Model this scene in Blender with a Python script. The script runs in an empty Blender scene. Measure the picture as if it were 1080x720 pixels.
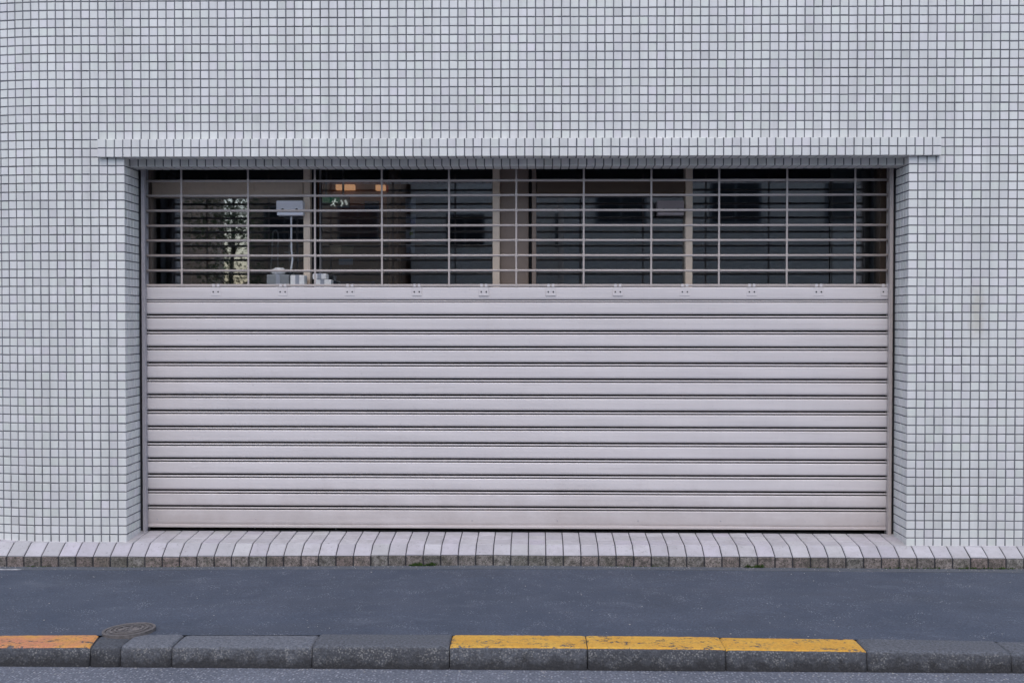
import bpy, bmesh, math, random
from mathutils import Vector, Matrix
random.seed(7)
S = bpy.context.scene
COL = S.collection
R = math.radians

# ------------------------------------------------------------------ camera
# survey of the photograph: wall front = plane Y 0, pavement at the step = Z 0, X runs right
PXW, PXH, FPX = 1080.0, 720.0, 1212.84
CAM = Vector((0.1256, -6.6595, 1.4102))
YAW, PIT, ROL = R(1.1713), R(-1.1461), R(0.0288)
FWD = Vector((-math.sin(YAW)*math.cos(PIT), math.cos(YAW)*math.cos(PIT), math.sin(PIT)))
RGT = Vector((math.cos(YAW), math.sin(YAW), 0)); UPV = RGT.cross(FWD)
RGT, UPV = RGT*math.cos(ROL)+UPV*math.sin(ROL), UPV*math.cos(ROL)-RGT*math.sin(ROL)
def at(x, y, Y):                      # point of the depth plane Y seen at photo position x, y
    d = FWD + RGT*((x-540)/FPX) - UPV*((y-360)/FPX)
    t = (Y-CAM.y)/d.y
    return CAM + d*t
cd = bpy.data.cameras.new('camera'); cam = bpy.data.objects.new('camera', cd); COL.objects.link(cam)
cd.sensor_width = 36; cd.lens = FPX/PXW*36; cd.clip_start = .05; cd.clip_end = 1000
m = Matrix((RGT, UPV, -FWD)).transposed().to_4x4(); m.translation = CAM; cam.matrix_world = m
S.camera = cam

# ------------------------------------------------------------------ materials
class NT:
    def __init__(s, name):
        s.m = bpy.data.materials.new(name); s.m.use_nodes = True
        s.t = s.m.node_tree; s.b = s.t.nodes['Principled BSDF']; s.o = s.t.nodes['Material Output']
        s.tc = s.t.nodes.new('ShaderNodeTexCoord').outputs['Object']
    def link(s, a, b): s.t.links.new(a, b)
    def put(s, sock, v):
        if isinstance(v, bpy.types.NodeSocket): s.link(v, sock)
        else: sock.default_value = v
    def map(s, scale, loc=(0,0,0), src=None):
        n = s.t.nodes.new('ShaderNodeMapping'); s.link(src or s.tc, n.inputs['Vector'])
        n.inputs['Scale'].default_value = scale if hasattr(scale, '__len__') else (scale,)*3
        n.inputs['Location'].default_value = loc
        return n.outputs[0]
    def noise(s, scale, detail=3, rough=.55, vec=None, out='Fac'):
        n = s.t.nodes.new('ShaderNodeTexNoise'); s.link(vec or s.tc, n.inputs['Vector'])
        n.inputs['Scale'].default_value = scale; n.inputs['Detail'].default_value = detail; n.inputs['Roughness'].default_value = rough
        return n.outputs[out]
    def voro(s, scale, vec=None, out='Distance', rnd=1.0):
        n = s.t.nodes.new('ShaderNodeTexVoronoi'); s.link(vec or s.tc, n.inputs['Vector'])
        n.inputs['Scale'].default_value = scale; n.inputs['Randomness'].default_value = rnd
        return n.outputs[out]
    def ramp(s, fac, stops):
        n = s.t.nodes.new('ShaderNodeValToRGB'); s.link(fac, n.inputs[0]); e = n.color_ramp.elements
        while len(e) < len(stops): e.new(.5)
        for el, (p, c) in zip(e, stops):
            el.position = p; el.color = (c, c, c, 1) if isinstance(c, (int, float)) else (*c, 1)
        return n.outputs[0]
    def mix(s, fac, a, b, mode='MIX'):
        n = s.t.nodes.new('ShaderNodeMix'); n.data_type = 'RGBA'; n.blend_type = mode
        s.put(n.inputs[0], fac)
        for k, v in ((6, a), (7, b)):
            if not isinstance(v, bpy.types.NodeSocket): v = (v, v, v, 1) if isinstance(v, (int, float)) else (*v[:3], 1)
            s.put(n.inputs[k], v)
        return n.outputs[2]
    def math(s, op, a, b=0.0):
        n = s.t.nodes.new('ShaderNodeMath'); n.operation = op; s.put(n.inputs[0], a); s.put(n.inputs[1], b)
        return n.outputs[0]
    def axis(s, i):
        n = s.t.nodes.new('ShaderNodeSeparateXYZ'); s.link(s.tc, n.inputs[0]); return n.outputs[i]
    def attr(s, name):
        n = s.t.nodes.new('ShaderNodeAttribute'); n.attribute_name = name; return n.outputs['Color']
    def bump(s, h, strength=.3, dist=.002):
        n = s.t.nodes.new('ShaderNodeBump'); s.link(h, n.inputs['Height'])
        n.inputs['Strength'].default_value = strength; n.inputs['Distance'].default_value = dist
        s.link(n.outputs[0], s.b.inputs['Normal'])
    def set(s, color=None, rough=None, metal=None, spec=None):
        if color is not None: s.put(s.b.inputs['Base Color'], color if isinstance(color, bpy.types.NodeSocket) else (*color, 1))
        if rough is not None: s.put(s.b.inputs['Roughness'], rough)
        if metal is not None: s.b.inputs['Metallic'].default_value = metal
        if spec is not None: s.b.inputs['Specular IOR Level'].default_value = spec
        return s.m

def m_tile():
    n = NT('glazed_tile'); a = n.attr('Col')
    streak = n.ramp(n.noise(1.0, 4, .6, n.map((9, 9, .7))), [(.30, .87), (.54, 1.0)])
    cloud = n.ramp(n.noise(1.6, 3), [(.3, .93), (.7, 1.02)])
    c = n.mix(1, a, streak, 'MULTIPLY'); c = n.mix(1, c, cloud, 'MULTIPLY')
    grime = n.ramp(n.noise(38, 5, .7), [(.60, 0.0), (.78, .30)])
    c = n.mix(grime, c, (.42, .41, .40))
    # old leak stain on the right-hand wall
    sx, sz = at(1031, 330, 0).x, at(1031, 330, 0).z
    dx = n.math('ABSOLUTE', n.math('SUBTRACT', n.math('ADD', n.axis(0), n.math('MULTIPLY', n.math('SUBTRACT', n.noise(14, 4), .5), .09)), sx))
    dz = n.math('ABSOLUTE', n.math('SUBTRACT', n.math('ADD', n.axis(2), n.math('MULTIPLY', n.math('SUBTRACT', n.noise(9, 4), .5), .2)), sz))
    st = n.math('MULTIPLY', n.ramp(dx, [(.015, 1.), (.055, 0.)]), n.ramp(dz, [(.07, 1.), (.20, 0.)]))
    c = n.mix(n.math('MULTIPLY', st, .42), c, (.40, .36, .26))
    n.set(c, n.ramp(n.noise(30, 2), [(.3, .28), (.7, .45)]), spec=.45)
    n.bump(n.noise(55, 2), .12, .002)
    return n.m
def m_grout():
    n = NT('grout')
    c = n.ramp(n.noise(7, 5, .65), [(.3, (.105, .108, .122)), (.7, (.205, .21, .23))])
    c = n.mix(n.ramp(n.noise(1.3, 3), [(.5, 0.), (.75, .6)]), c, (.05, .048, .047))
    n.bump(n.noise(400, 3), .5, .001)
    return n.set(c, .9)
def m_step_tile():
    n = NT('step_tile'); a = n.attr('Col')
    c = n.mix(n.ramp(n.noise(9, 5, .7), [(.42, 0.), (.72, .5)]), a, (.30, .285, .28))
    c = n.mix(n.ramp(n.noise(60, 4, .7), [(.60, 0.), (.70, .65)]), c, (.17, .16, .155))
    n.bump(n.noise(160, 3), .25, .001)
    return n.set(c, .5, spec=.4)
def m_riser_tile():
    n = NT('riser_tile'); a = n.attr('Col')
    c = n.mix(n.ramp(n.noise(36, 6, .72), [(.42, 0.), (.62, .85)]), a, (.070, .062, .050))
    c = n.mix(n.ramp(n.noise(5, 4, .6), [(.5, 0.), (.75, .6)]), c, (.10, .10, .07))
    c = n.mix(n.ramp(n.noise(150, 3, .7), [(.50, 0.), (.62, .8)]), c, (.035, .032, .028))
    n.bump(n.noise(120, 5, .7), .8, .004)
    return n.set(c, .88)
def m_shutter(name='shutter_paint', base=(.685, .640, .635)):
    n = NT(name)
    streak = n.ramp(n.noise(1.0, 5, .65, n.map((14, 14, 1.1))), [(.3, .965), (.65, 1.0)])
    band = n.ramp(n.noise(1.0, 3, .6, n.map((.8, 4, 22))), [(.3, .94), (.7, 1.03)])
    c = n.mix(1, base, streak, 'MULTIPLY'); c = n.mix(1, c, band, 'MULTIPLY')
    c = n.mix(n.ramp(n.noise(60, 5, .75), [(.645, 0.), (.73, .65)]), c, (.24, .19, .16))
    low = n.math('ADD', n.axis(2), n.math('MULTIPLY', n.math('SUBTRACT', n.noise(5, 5, .7), .5), .35))
    c = n.mix(n.ramp(low, [(.14, .62), (.40, 0.)]), c, (.40, .345, .32))
    c = n.mix(n.ramp(n.noise(1.0, 4, .7, n.map((3, 5, 95))), [(.60, 0.), (.72, .28)]), c, (.42, .38, .37))
    n.bump(n.noise(5, 2, .5, n.map((.6, 1, 3))), .15, .01)
    return n.set(c, n.ramp(n.noise(12, 3), [(.3, .38), (.7, .52)]), spec=.4)
def m_metal_paint(name, base, rough=.45, dirt=.35):
    n = NT(name)
    c = n.mix(n.ramp(n.noise(25, 5, .7), [(.5, 0.), (.75, dirt)]), base, tuple(v*.55 for v in base))
    return n.set(c, rough, spec=.4)
def m_asphalt():
    n = NT('pavement_asphalt')
    c = n.ramp(n.noise(2.2, 5, .6), [(.3, (.056, .069, .097)), (.7, (.078, .091, .122))])
    c = n.mix(n.ramp(n.noise(1.0, 4, .6, n.map((.5, 6, 1))), [(.52, 0.), (.72, .35)]), c, (.075, .082, .102))
    c = n.mix(n.ramp(n.noise(1.1, 5, .65, n.map((1, 1.6, 1), (4, 2, 0))), [(.50, 0.), (.66, .45)]), c, (.054, .062, .080))
    c = n.mix(n.ramp(n.noise(2.6, 5, .7, n.map((1, 2, 1), (7, 5, 0))), [(.56, 0.), (.70, .40)]), c, (.120, .132, .162))
    fine = n.noise(120, 4, .8)
    c = n.mix(1, c, n.ramp(fine, [(.3, .60), (.7, 1.40)]), 'MULTIPLY')
    sp = n.math('MULTIPLY', n.ramp(n.voro(85), [(.16, 1.), (.30, 0.)]), n.ramp(n.noise(9, 4, .7), [(.50, 0.), (.66, 1.)]))
    c = n.mix(n.math('MULTIPLY', sp, .75), c, (.42, .43, .46))
    pit = n.math('MULTIPLY', n.ramp(n.voro(60, n.map(1, (3, 5, 0))), [(.12, 1.), (.24, 0.)]), n.ramp(n.noise(17, 2, .5, n.map(1, (9, 2, 0))), [(.52, 0.), (.62, 1.)]))
    c = n.mix(n.math('MULTIPLY', pit, .6), c, (.035, .038, .048))
    # older strip patched along the step and a scrap of white paint at its left end
    wob = n.math('ADD', n.axis(1), n.math('MULTIPLY', n.math('SUBTRACT', n.noise(3, 4), .5), .03))
    strip = n.ramp(n.math('ADD', wob, .5), [(.300, 0.), (.304, 1.)])
    old = n.ramp(n.noise(45, 5, .75), [(.35, (.080, .088, .100)), (.65, (.150, .158, .170))])
    c = n.mix(n.math('MULTIPLY', strip, .75), c, old)
    px_, pz_ = at(8, 604, -.19).x, -.185
    pa = n.ramp(n.math('ABSOLUTE', n.math('SUBTRACT', n.math('ADD', n.axis(0), n.math('MULTIPLY', n.noise(20, 4), .06)), px_)), [(.07, 1.), (.11, 0.)])
    pb = n.ramp(n.math('ABSOLUTE', n.math('SUBTRACT', n.math('ADD', n.axis(1), n.math('MULTIPLY', n.math('SUBTRACT', n.noise(30, 4), .5), .04)), pz_)), [(.008, 1.), (.016, 0.)])
    c = n.mix(n.math('MULTIPLY', n.math('MULTIPLY', pa, pb), .8), c, (.55, .55, .57))
    crack = n.math('MULTIPLY', n.ramp(n.math('ABSOLUTE', n.math('ADD', wob, .198)), [(.002, 1.), (.006, 0.)]), n.ramp(n.noise(1.2, 2), [(.42, 0.), (.5, .8)]))
    c = n.mix(crack, c, (.03, .032, .04))
    n.bump(n.mix(.5, fine, n.voro(140)), .45, .004)
    return n.set(c, .82, spec=.35)
def m_road():
    n = NT('road_asphalt')
    c = n.ramp(n.noise(3, 4, .6), [(.3, (.125, .134, .160)), (.7, (.165, .175, .205))])
    vc = n.voro(75, out='Color'); vd = n.voro(75)
    g = n.t.nodes.new('ShaderNodeSeparateColor'); n.link(vc, g.inputs[0])
    stone = n.math('MULTIPLY', n.ramp(vd, [(.25, 1.), (.45, 0.)]), n.ramp(g.outputs[0], [(.45, 0.), (.7, 1.)]))
    c = n.mix(1, c, n.ramp(n.noise(90, 4, .8), [(.3, .45), (.7, 1.5)]), 'MULTIPLY')
    c = n.mix(n.math('MULTIPLY', stone, .6), c, (.48, .48, .51))
    n.bump(n.mix(.6, n.noise(160, 4, .7), vd), .9, .006)
    return n.set(c, .85, spec=.3)
def m_kerb():
    n = NT('kerb_concrete'); a = n.attr('Col')
    fine = n.noise(90, 5, .8)
    c = n.mix(1, a, n.ramp(fine, [(.3, .40), (.7, 1.6)]), 'MULTIPLY')
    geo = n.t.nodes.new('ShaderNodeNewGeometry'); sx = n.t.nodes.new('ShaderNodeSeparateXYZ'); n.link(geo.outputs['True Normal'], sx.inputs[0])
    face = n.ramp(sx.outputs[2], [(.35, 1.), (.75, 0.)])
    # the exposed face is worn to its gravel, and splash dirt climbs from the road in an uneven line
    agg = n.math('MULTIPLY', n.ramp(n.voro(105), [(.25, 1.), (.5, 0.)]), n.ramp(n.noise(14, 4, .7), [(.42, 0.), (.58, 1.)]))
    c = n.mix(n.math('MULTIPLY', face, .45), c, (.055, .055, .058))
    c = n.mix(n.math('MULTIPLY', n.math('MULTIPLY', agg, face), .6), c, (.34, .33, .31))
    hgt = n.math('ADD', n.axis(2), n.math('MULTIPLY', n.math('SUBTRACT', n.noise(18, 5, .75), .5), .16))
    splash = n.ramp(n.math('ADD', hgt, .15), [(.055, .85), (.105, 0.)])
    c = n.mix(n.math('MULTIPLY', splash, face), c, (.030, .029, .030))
    n.bump(n.mix(.5, fine, n.voro(85)), .8, .006)
    return n.set(c, .88, spec=.3)
def m_yellow(name, ca, cb, wear):
    n = NT(name)
    c = n.ramp(n.noise(7, 4, .6), [(.35, ca), (.65, cb)])
    c = n.mix(1, c, n.ramp(n.noise(90, 4, .7), [(.3, .75), (.7, 1.1)]), 'MULTIPLY')
    w1 = n.math('ADD', n.math('MULTIPLY', n.noise(48, 5, .75), .62), n.math('MULTIPLY', n.noise(6, 3, .6, n.map((1, 2.5, 1))), .38))
    hole = n.ramp(w1, [(wear, 0.), (wear+.015, 1.)])
    c = n.mix(n.ramp(w1, [(wear-.06, 0.), (wear, .5)]), c, (.22, .16, .10))
    tr = n.t.nodes.new('ShaderNodeBsdfTransparent'); mx = n.t.nodes.new('ShaderNodeMixShader')
    n.link(hole, mx.inputs[0]); n.link(n.b.outputs[0], mx.inputs[1]); n.link(tr.outputs[0], mx.inputs[2]); n.link(mx.outputs[0], n.o.inputs[0])
    n.bump(n.noise(120, 4, .7), .4, .002)
    return n.set(c, .65, spec=.35)
def m_glass(name='tinted_glass', tint=(.90, .92, .93)):
    n = NT(name); n.t.nodes.remove(n.b)
    tr = n.t.nodes.new('ShaderNodeBsdfTransparent'); tr.inputs[0].default_value = (*tint, 1)
    gl = n.t.nodes.new('ShaderNodeBsdfGlossy'); gl.inputs['Roughness'].default_value = .015; gl.inputs[0].default_value = (.95, .97, 1, 1)
    fr = n.t.nodes.new('ShaderNodeFresnel'); fr.inputs[0].default_value = 2.4
    mx = n.t.nodes.new('ShaderNodeMixShader')
    n.link(fr.outputs[0], mx.inputs[0]); n.link(tr.outputs[0], mx.inputs[1]); n.link(gl.outputs[0], mx.inputs[2]); n.link(mx.outputs[0], n.o.inputs[0])
    return n.m
def m_plain(name, c, rough=.6, var=.15, scale=12, spec=.3):
    n = NT(name)
    col = n.mix(1, c, n.ramp(n.noise(scale, 4, .6), [(.3, 1-var), (.7, 1+var*.5)]), 'MULTIPLY')
    return n.set(col, rough, spec=spec)
def m_emit(name, c, strength):
    n = NT(name); n.b.inputs['Emission Color'].default_value = (*c, 1); n.b.inputs['Emission Strength'].default_value = strength
    return n.set(c, .4)
def m_iron():
    n = NT('rusty_iron')
    c = n.ramp(n.noise(40, 5, .7), [(.3, (.085, .078, .080)), (.55, (.14, .13, .13)), (.75, (.19, .17, .16))])
    n.bump(n.noise(150, 4), .5, .002)
    return n.set(c, n.ramp(n.noise(30, 3), [(.3, .42), (.7, .75)]), .35)
def m_facade(name, wall):
    n = NT(name)
    br = n.t.nodes.new('ShaderNodeTexBrick'); n.link(n.map((1, 1, 1)), br.inputs[0])
    sep = n.t.nodes.new('ShaderNodeSeparateXYZ'); n.link(n.tc, sep.inputs[0]); cmb = n.t.nodes.new('ShaderNodeCombineXYZ')
    n.link(sep.outputs[0], cmb.inputs[0]); n.link(sep.outputs[2], cmb.inputs[1]); n.link(cmb.outputs[0], br.inputs[0])
    br.inputs['Scale'].default_value = 4
    for k, f in (('Color1', 1.), ('Color2', .8), ('Mortar', .6)): br.inputs[k].default_value = (*[v*f for v in wall], 1)
    return n.set(br.outputs[0], .8)

M = dict(
    tile=m_tile(), grout=m_grout(), groove=m_plain('shaded_slat_joint', (.10, .085, .085), .8, .4, 30), joint=m_plain('dark_joint', (.045, .044, .050), .9, .4, 60), step=m_step_tile(), riser=m_riser_tile(),
    shutter=m_shutter(), rod=m_metal_paint('grille_metal', (.47, .415, .39), .42, .35), rail=m_metal_paint('rail_metal', (.40, .38, .40), .4),
    dark=m_plain('dark_gap', (.02, .02, .022), .8), rubber=m_plain('rubber', (.03, .03, .03), .7),
    asphalt=m_asphalt(), road=m_road(), kerb=m_kerb(),
    yellow=m_yellow('yellow_paint', (.66, .335, .045), (.70, .40, .065), .572),
    orange=m_yellow('faded_orange_paint', (.60, .24, .125), (.67, .335, .065), .565),
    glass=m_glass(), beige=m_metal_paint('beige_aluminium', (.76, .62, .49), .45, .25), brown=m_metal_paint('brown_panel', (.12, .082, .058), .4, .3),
    taupe=m_metal_paint('taupe_panel', (.27, .205, .165), .5, .25), white=m_plain('white_casing', (.86, .85, .90), .45, .06),
    dim_case=m_plain('dimmed_casing', (.27, .23, .235), .5, .08), room=m_plain('room_plaster', (.20, .185, .17), .8, .2, 2), roomfloor=m_plain('room_floor', (.12, .11, .10), .4),
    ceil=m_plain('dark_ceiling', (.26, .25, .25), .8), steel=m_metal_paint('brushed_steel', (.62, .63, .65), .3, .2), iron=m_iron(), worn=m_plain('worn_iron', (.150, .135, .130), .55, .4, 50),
    carton=m_plain('white_carton', (.88, .87, .85), .7, .08), greybox=m_plain('grey_plastic', (.27, .29, .30), .5, .15), greypane=m_plain('grey_panel', (.36, .36, .335), .6, .1),
    brownboard=m_plain('brown_board', (.42, .25, .17), .6, .2, 5), cream=m_plain('cream_card', (.85, .66, .42), .6, .1), olive=m_plain('olive_card', (.34, .33, .19), .6), blue=m_plain('blue_card', (.34, .48, .62), .6),
    navy=m_plain('navy_card', (.09, .15, .32), .5), paper=m_plain('notice_paper', (.38, .40, .45), .7, .1), ink=m_plain('blue_ink', (.05, .06, .35), .6), lime=m_plain('lime_ink', (.30, .38, .05), .6), red=m_plain('red_ink', (.45, .05, .03), .6),
    green=m_emit('exit_green', (.01, .13, .07), .2), exitwhite=m_emit('exit_white', (.8, .85, .8), .3), lamp=m_emit('warm_lamp', (1., .50, .24), .38),
    leaf=m_plain('leaf', (.15, .20, .09), .45, .5, 30), moss=m_plain('moss', (.060, .105, .022), .85, .5, 60), stem=m_plain('stem', (.10, .08, .05), .7), grit=m_plain('grit', (.38, .37, .36), .8, .3, 90),
    brickC=m_facade('brown_block', (.55, .36, .24)), brickA=m_facade('tan_brick', (.55, .47, .40)), brickB=m_facade('grey_block', (.80, .72, .63)), ground=m_plain('ground_earth', (.10, .10, .11), .9, .2, 1),
)

# ------------------------------------------------------------------ mesh helpers
class MB:
    def __init__(s): s.v = []; s.f = []; s.mi = []; s.c = []
    def face(s, pts, mi=0, c=(1, 1, 1)):
        i = len(s.v); s.v += [tuple(p) for p in pts]; s.f.append(tuple(range(i, i+len(pts)))); s.mi.append(mi); s.c.append(c)
    def box(s, lo, hi, mi=0, c=(1, 1, 1), bev=0.0):
        (x0, y0, z0), (x1, y1, z1) = [min(a, b) for a, b in zip(lo, hi)], [max(a, b) for a, b in zip(lo, hi)]
        if bev <= 0:
            i = len(s.v)
            s.v += [(x0,y0,z0),(x1,y0,z0),(x1,y1,z0),(x0,y1,z0),(x0,y0,z1),(x1,y0,z1),(x1,y1,z1),(x0,y1,z1)]
            for q in ((0,3,2,1),(4,5,6,7),(0,1,5,4),(1,2,6,5),(2,3,7,6),(3,0,4,7)):
                s.f.append(tuple(i+k for k in q)); s.mi.append(mi); s.c.append(c)
            return
        bm = bmesh.new(); bmesh.ops.create_cube(bm, size=1)
        bmesh.ops.scale(bm, vec=(x1-x0, y1-y0, z1-z0), verts=bm.verts); bmesh.ops.translate(bm, vec=((x0+x1)/2, (y0+y1)/2, (z0+z1)/2), verts=bm.verts)
        bmesh.ops.bevel(bm, geom=bm.edges[:], offset=min(bev, .45*min(x1-x0, y1-y0, z1-z0)), segments=2, profile=.5, affect='EDGES')
        s.take(bm, mi, c)
    def take(s, bm, mi=0, c=(1, 1, 1)):
        i = len(s.v); bm.verts.index_update(); s.v += [tuple(v.co) for v in bm.verts]
        for f in bm.faces: s.f.append(tuple(i+v.index for v in f.verts)); s.mi.append(mi); s.c.append(c)
        bm.free()
    def tube(s, pts, r, seg=10, mi=0, c=(1, 1, 1)):
        pts = [Vector(p) for p in pts]; rings = []
        for k, p in enumerate(pts):
            d = (pts[min(k+1, len(pts)-1)]-pts[max(k-1, 0)]).normalized()
            a = d.cross(Vector((0, 0, 1)) if abs(d.z) < .9 else Vector((0, 1, 0))).normalized(); b = d.cross(a)
            rr = r[k] if hasattr(r, '__len__') else r
            i = len(s.v); s.v += [tuple(p + a*(rr*math.cos(2*math.pi*j/seg)) + b*(rr*math.sin(2*math.pi*j/seg))) for j in range(seg)]; rings.append(i)
        for u, w in zip(rings, rings[1:]):
            for j in range(seg):
                s.f.append((u+j, u+(j+1) % seg, w+(j+1) % seg, w+j)); s.mi.append(mi); s.c.append(c)
        s.f.append(tuple(rings[0]+j for j in range(seg))[::-1]); s.f.append(tuple(rings[-1]+j for j in range(seg))); s.mi += [mi, mi]; s.c += [c, c]
    def profile(s, prof, x0, x1, nx=1, mi=0, c=(1, 1, 1), closed=False, deep=None):   # prof: list of (y, z) swept along X
        i = len(s.v); n = len(prof)
        for k in range(nx+1):
            x = x0+(x1-x0)*k/nx
            s.v += [(x, y, z) for y, z in prof]
        for k in range(nx):
            for j in range(n if closed else n-1):
                a = i+k*n+j; b = i+k*n+(j+1) % n
                s.f.append((a, b, b+n, a+n)); s.mi.append(1 if deep and max(prof[j][0], prof[(j+1) % n][0]) > deep else mi); s.c.append(c)
        if closed:
            s.f.append(tuple(i+j for j in range(n))[::-1]); s.f.append(tuple(i+nx*n+j for j in range(n))); s.mi += [mi, mi]; s.c += [c, c]
    def tile(s, A, B, C, D, nrm, d=.003, bev=.0016, mi=0, c=(1, 1, 1), tilt=.0005, keep=(0, 0, 0, 0)):
        # A B C D: outline on the mortar bed, counter-clockwise seen from the front; keep: edges without arris
        A, B, C, D = Vector(A), Vector(B), Vector(C), Vector(D); u = (B-A).normalized(); w = (D-A).normalized(); n = Vector(nrm)
        t0 = d + random.uniform(-tilt, tilt)*.5; ta, tb = random.uniform(-tilt, tilt), random.uniform(-tilt, tilt)
        i = len(s.v)
        top = [A+u*bev+w*bev+n*(t0-ta-tb), B-u*bev+w*bev+n*(t0+ta-tb), C-u*bev-w*bev+n*(t0+ta+tb), D+u*bev-w*bev+n*(t0-ta+tb)]
        s.v += [tuple(p) for p in (A, B, C, D)] + [tuple(p) for p in top]
        for q in ((4,5,6,7),(0,1,5,4),(1,2,6,5),(2,3,7,6),(3,0,4,7)):
            s.f.append(tuple(i+k for k in q)); s.mi.append(mi); s.c.append(c)
    def build(s, name, mats, parent=None, smooth=False):
        me = bpy.data.meshes.new(name); me.from_pydata(s.v, [], s.f)
        mats = mats if isinstance(mats, (list, tuple)) else [mats]
        for mm in mats: me.materials.append(mm)
        me.polygons.foreach_set('material_index', s.mi)
        ca = me.attributes.new('Col', 'FLOAT_COLOR', 'FACE')
        ca.data.foreach_set('color', [x for c in s.c for x in (*c, 1)])
        if smooth: me.polygons.foreach_set('use_smooth', [True]*len(me.polygons))
        me.update()
        o = bpy.data.objects.new(name, me); COL.objects.link(o)
        if parent:
            o.parent = parent
            o.matrix_parent_inverse = Matrix.Translation(-parent.location)
        return o
def tag(o, label=None, cat=None, group=None, kind=None):
    for k, v in (('label', label), ('category', cat), ('group', group), ('kind', kind)):
        if v: o[k] = v
    return o
def thing(name, loc, label, cat, group=None):
    o = bpy.data.objects.new(name, None); o.empty_display_size = .1; COL.objects.link(o); o.location = loc
    return tag(o, label, cat, group)
def dup(o, name=None, offset=(0, 0, 0)):
    c = o.copy(); COL.objects.link(c); c.location = Vector(o.location)+Vector(offset)
    for ch in o.children:
        k = ch.copy(); COL.objects.link(k); k.parent = c
    return c

def tile_colour(lo=.71, hi=.77):
    v = random.uniform(lo, hi); k = random.random()
    if k < .08: v *= .96
    t = random.gauss(0, .009)
    w = random.random()
    if w < .015: v *= .90
    return (v*(1.006-t*.5), v*(1.006+t*.6+random.gauss(0, .004)), v*(.972-t))

# ------------------------------------------------------------------ the tiled building
XL, XR = -2.267, 2.267                 # jamb corners
ZH = 2.4455                            # top of the header trim, a tile course line
ZB = .104                              # foot of the wall
PW = .05
bld = thing('tiled_building', (0, 0, 0), 'pale building wall clad in small square white tiles with dark joints', 'building')
wl = MB()
# column lines along the wall front, as plan points; left of X -2.66 the wall bends gently back
cols = [(XL+(XR-XL)*k/91, 0.0) for k in range(92)]
x = XR; k = 0
right = []
while x < 5.2: x += .0514; right.append((x, 0.0))
left = [(XL-.0497*k, 0.0) for k in range(1, 9)]
ang = 0.0; p = Vector((left[-1][0], 0, 0))
for k in range(50):
    ang = min(R(11), ang+R(1.6)); p = p+Vector((-math.cos(ang), math.sin(ang), 0))*.0497; left.append((p.x, p.y))
path = left[::-1]+cols+right
rows = [ZH+PW*k for k in range(-47, 62)]
def clad(mb, P0, P1, z0, z1, g0=.003, g1=.003, gz=.003):
    a = Vector((P0[0], P0[1], 0)); b = Vector((P1[0], P1[1], 0)); u = (b-a).normalized(); n = Vector((u.y, -u.x, 0))
    a = a+u*g0-n*.003; b = b-u*g1-n*.003
    jx, jz = random.gauss(0, .0004), random.gauss(0, .0004)
    a += u*jx; b += u*jx
    z0 += gz+jz; z1 += -gz+jz
    mb.tile(a+Vector((0, 0, z0)), b+Vector((0, 0, z0)), b+Vector((0, 0, z1)), a+Vector((0, 0, z1)), n, c=tile_colour())
iL = len(left); iR = iL+91
for i in range(len(path)-1):
    for z0 in rows:
        z1 = z0+PW
        if z1 <= ZB+.004: continue
        inside = iL <= i < iR
        if inside and z0 < ZH-.001: continue
        clad(wl, path[i], path[i+1], max(z0, ZB-.01), z1, g1=.0 if (i == iL-1 and z0 < ZH-.001) else .003, g0=.0 if (i == iR and z0 < ZH-.001) else .003)
# jamb returns
yl = [0.0, .0445, .0945, .1445, .1945, .2450]
for z0 in rows:
    z1 = z0+PW
    if z1 <= ZB or z0 > 2.35: continue
    for k in range(5):
        a, b = yl[k], yl[k+1]
        clad(wl, (XL, a), (XL, b), z0, z1, g0=.0 if k == 0 else .003)
        clad(wl, (XR, b), (XR, a), z0, z1, g1=.0 if k == 0 else .003)
# recessed lintel course and its soffit
YLN, ZLN = .09, 2.302
nL = 91
for k in range(nL):
    a = XL+(XR-XL)*k/nL; b = XL+(XR-XL)*(k+1)/nL
    clad(wl, (a, YLN), (b, YLN), ZLN, ZLN+PW)
    for y0, y1 in ((YLN, YLN+.05), (YLN+.05, YLN+.10), (YLN+.10, YLN+.15)):
        wl.tile((a+.003, y1-.003, ZLN+.003), (b-.003, y1-.003, ZLN+.003), (b-.003, y0+.003, ZLN+.003), (a+.003, y0+.003, ZLN+.003), (0, 0, -1), c=tile_colour())
# mortar bed
g = 1
G = .0031
lp = [(q[0], q[1]+G) for q in path]
ZT = rows[-1]+PW
for i in range(len(lp)-1):
    zb = -.2 if not (iL <= i < iR) else ZH-.001
    wl.face([(lp[i][0], lp[i][1], zb), (lp[i+1][0], lp[i+1][1], zb), (lp[i+1][0], lp[i+1][1], ZT), (lp[i][0], lp[i][1], ZT)], g)
for X, s in ((XL, 1), (XR, -1)):
    wl.face([(X-s*G, G, -.2), (X-s*G, .42, -.2), (X-s*G, .42, 2.6), (X-s*G, G, 2.6)], g)
wl.face([(XL-.05, YLN+G, ZLN+G), (XR+.05, YLN+G, ZLN+G), (XR+.05, YLN+G, ZH), (XL-.05, YLN+G, ZH)], g)
wl.face([(XL-.05, YLN+G, ZLN+G), (XL-.05, .245, ZLN+G), (XR+.05, .245, ZLN+G), (XR+.05, YLN+G, ZLN+G)], g)
wl.face([(XL-.05, .245, ZLN+G), (XR+.05, .245, ZLN+G), (XR+.05, .245, 2.7), (XL-.05, .245, 2.7)], g)
wl.build('wall', [M['tile'], M['grout']], bld)
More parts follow.
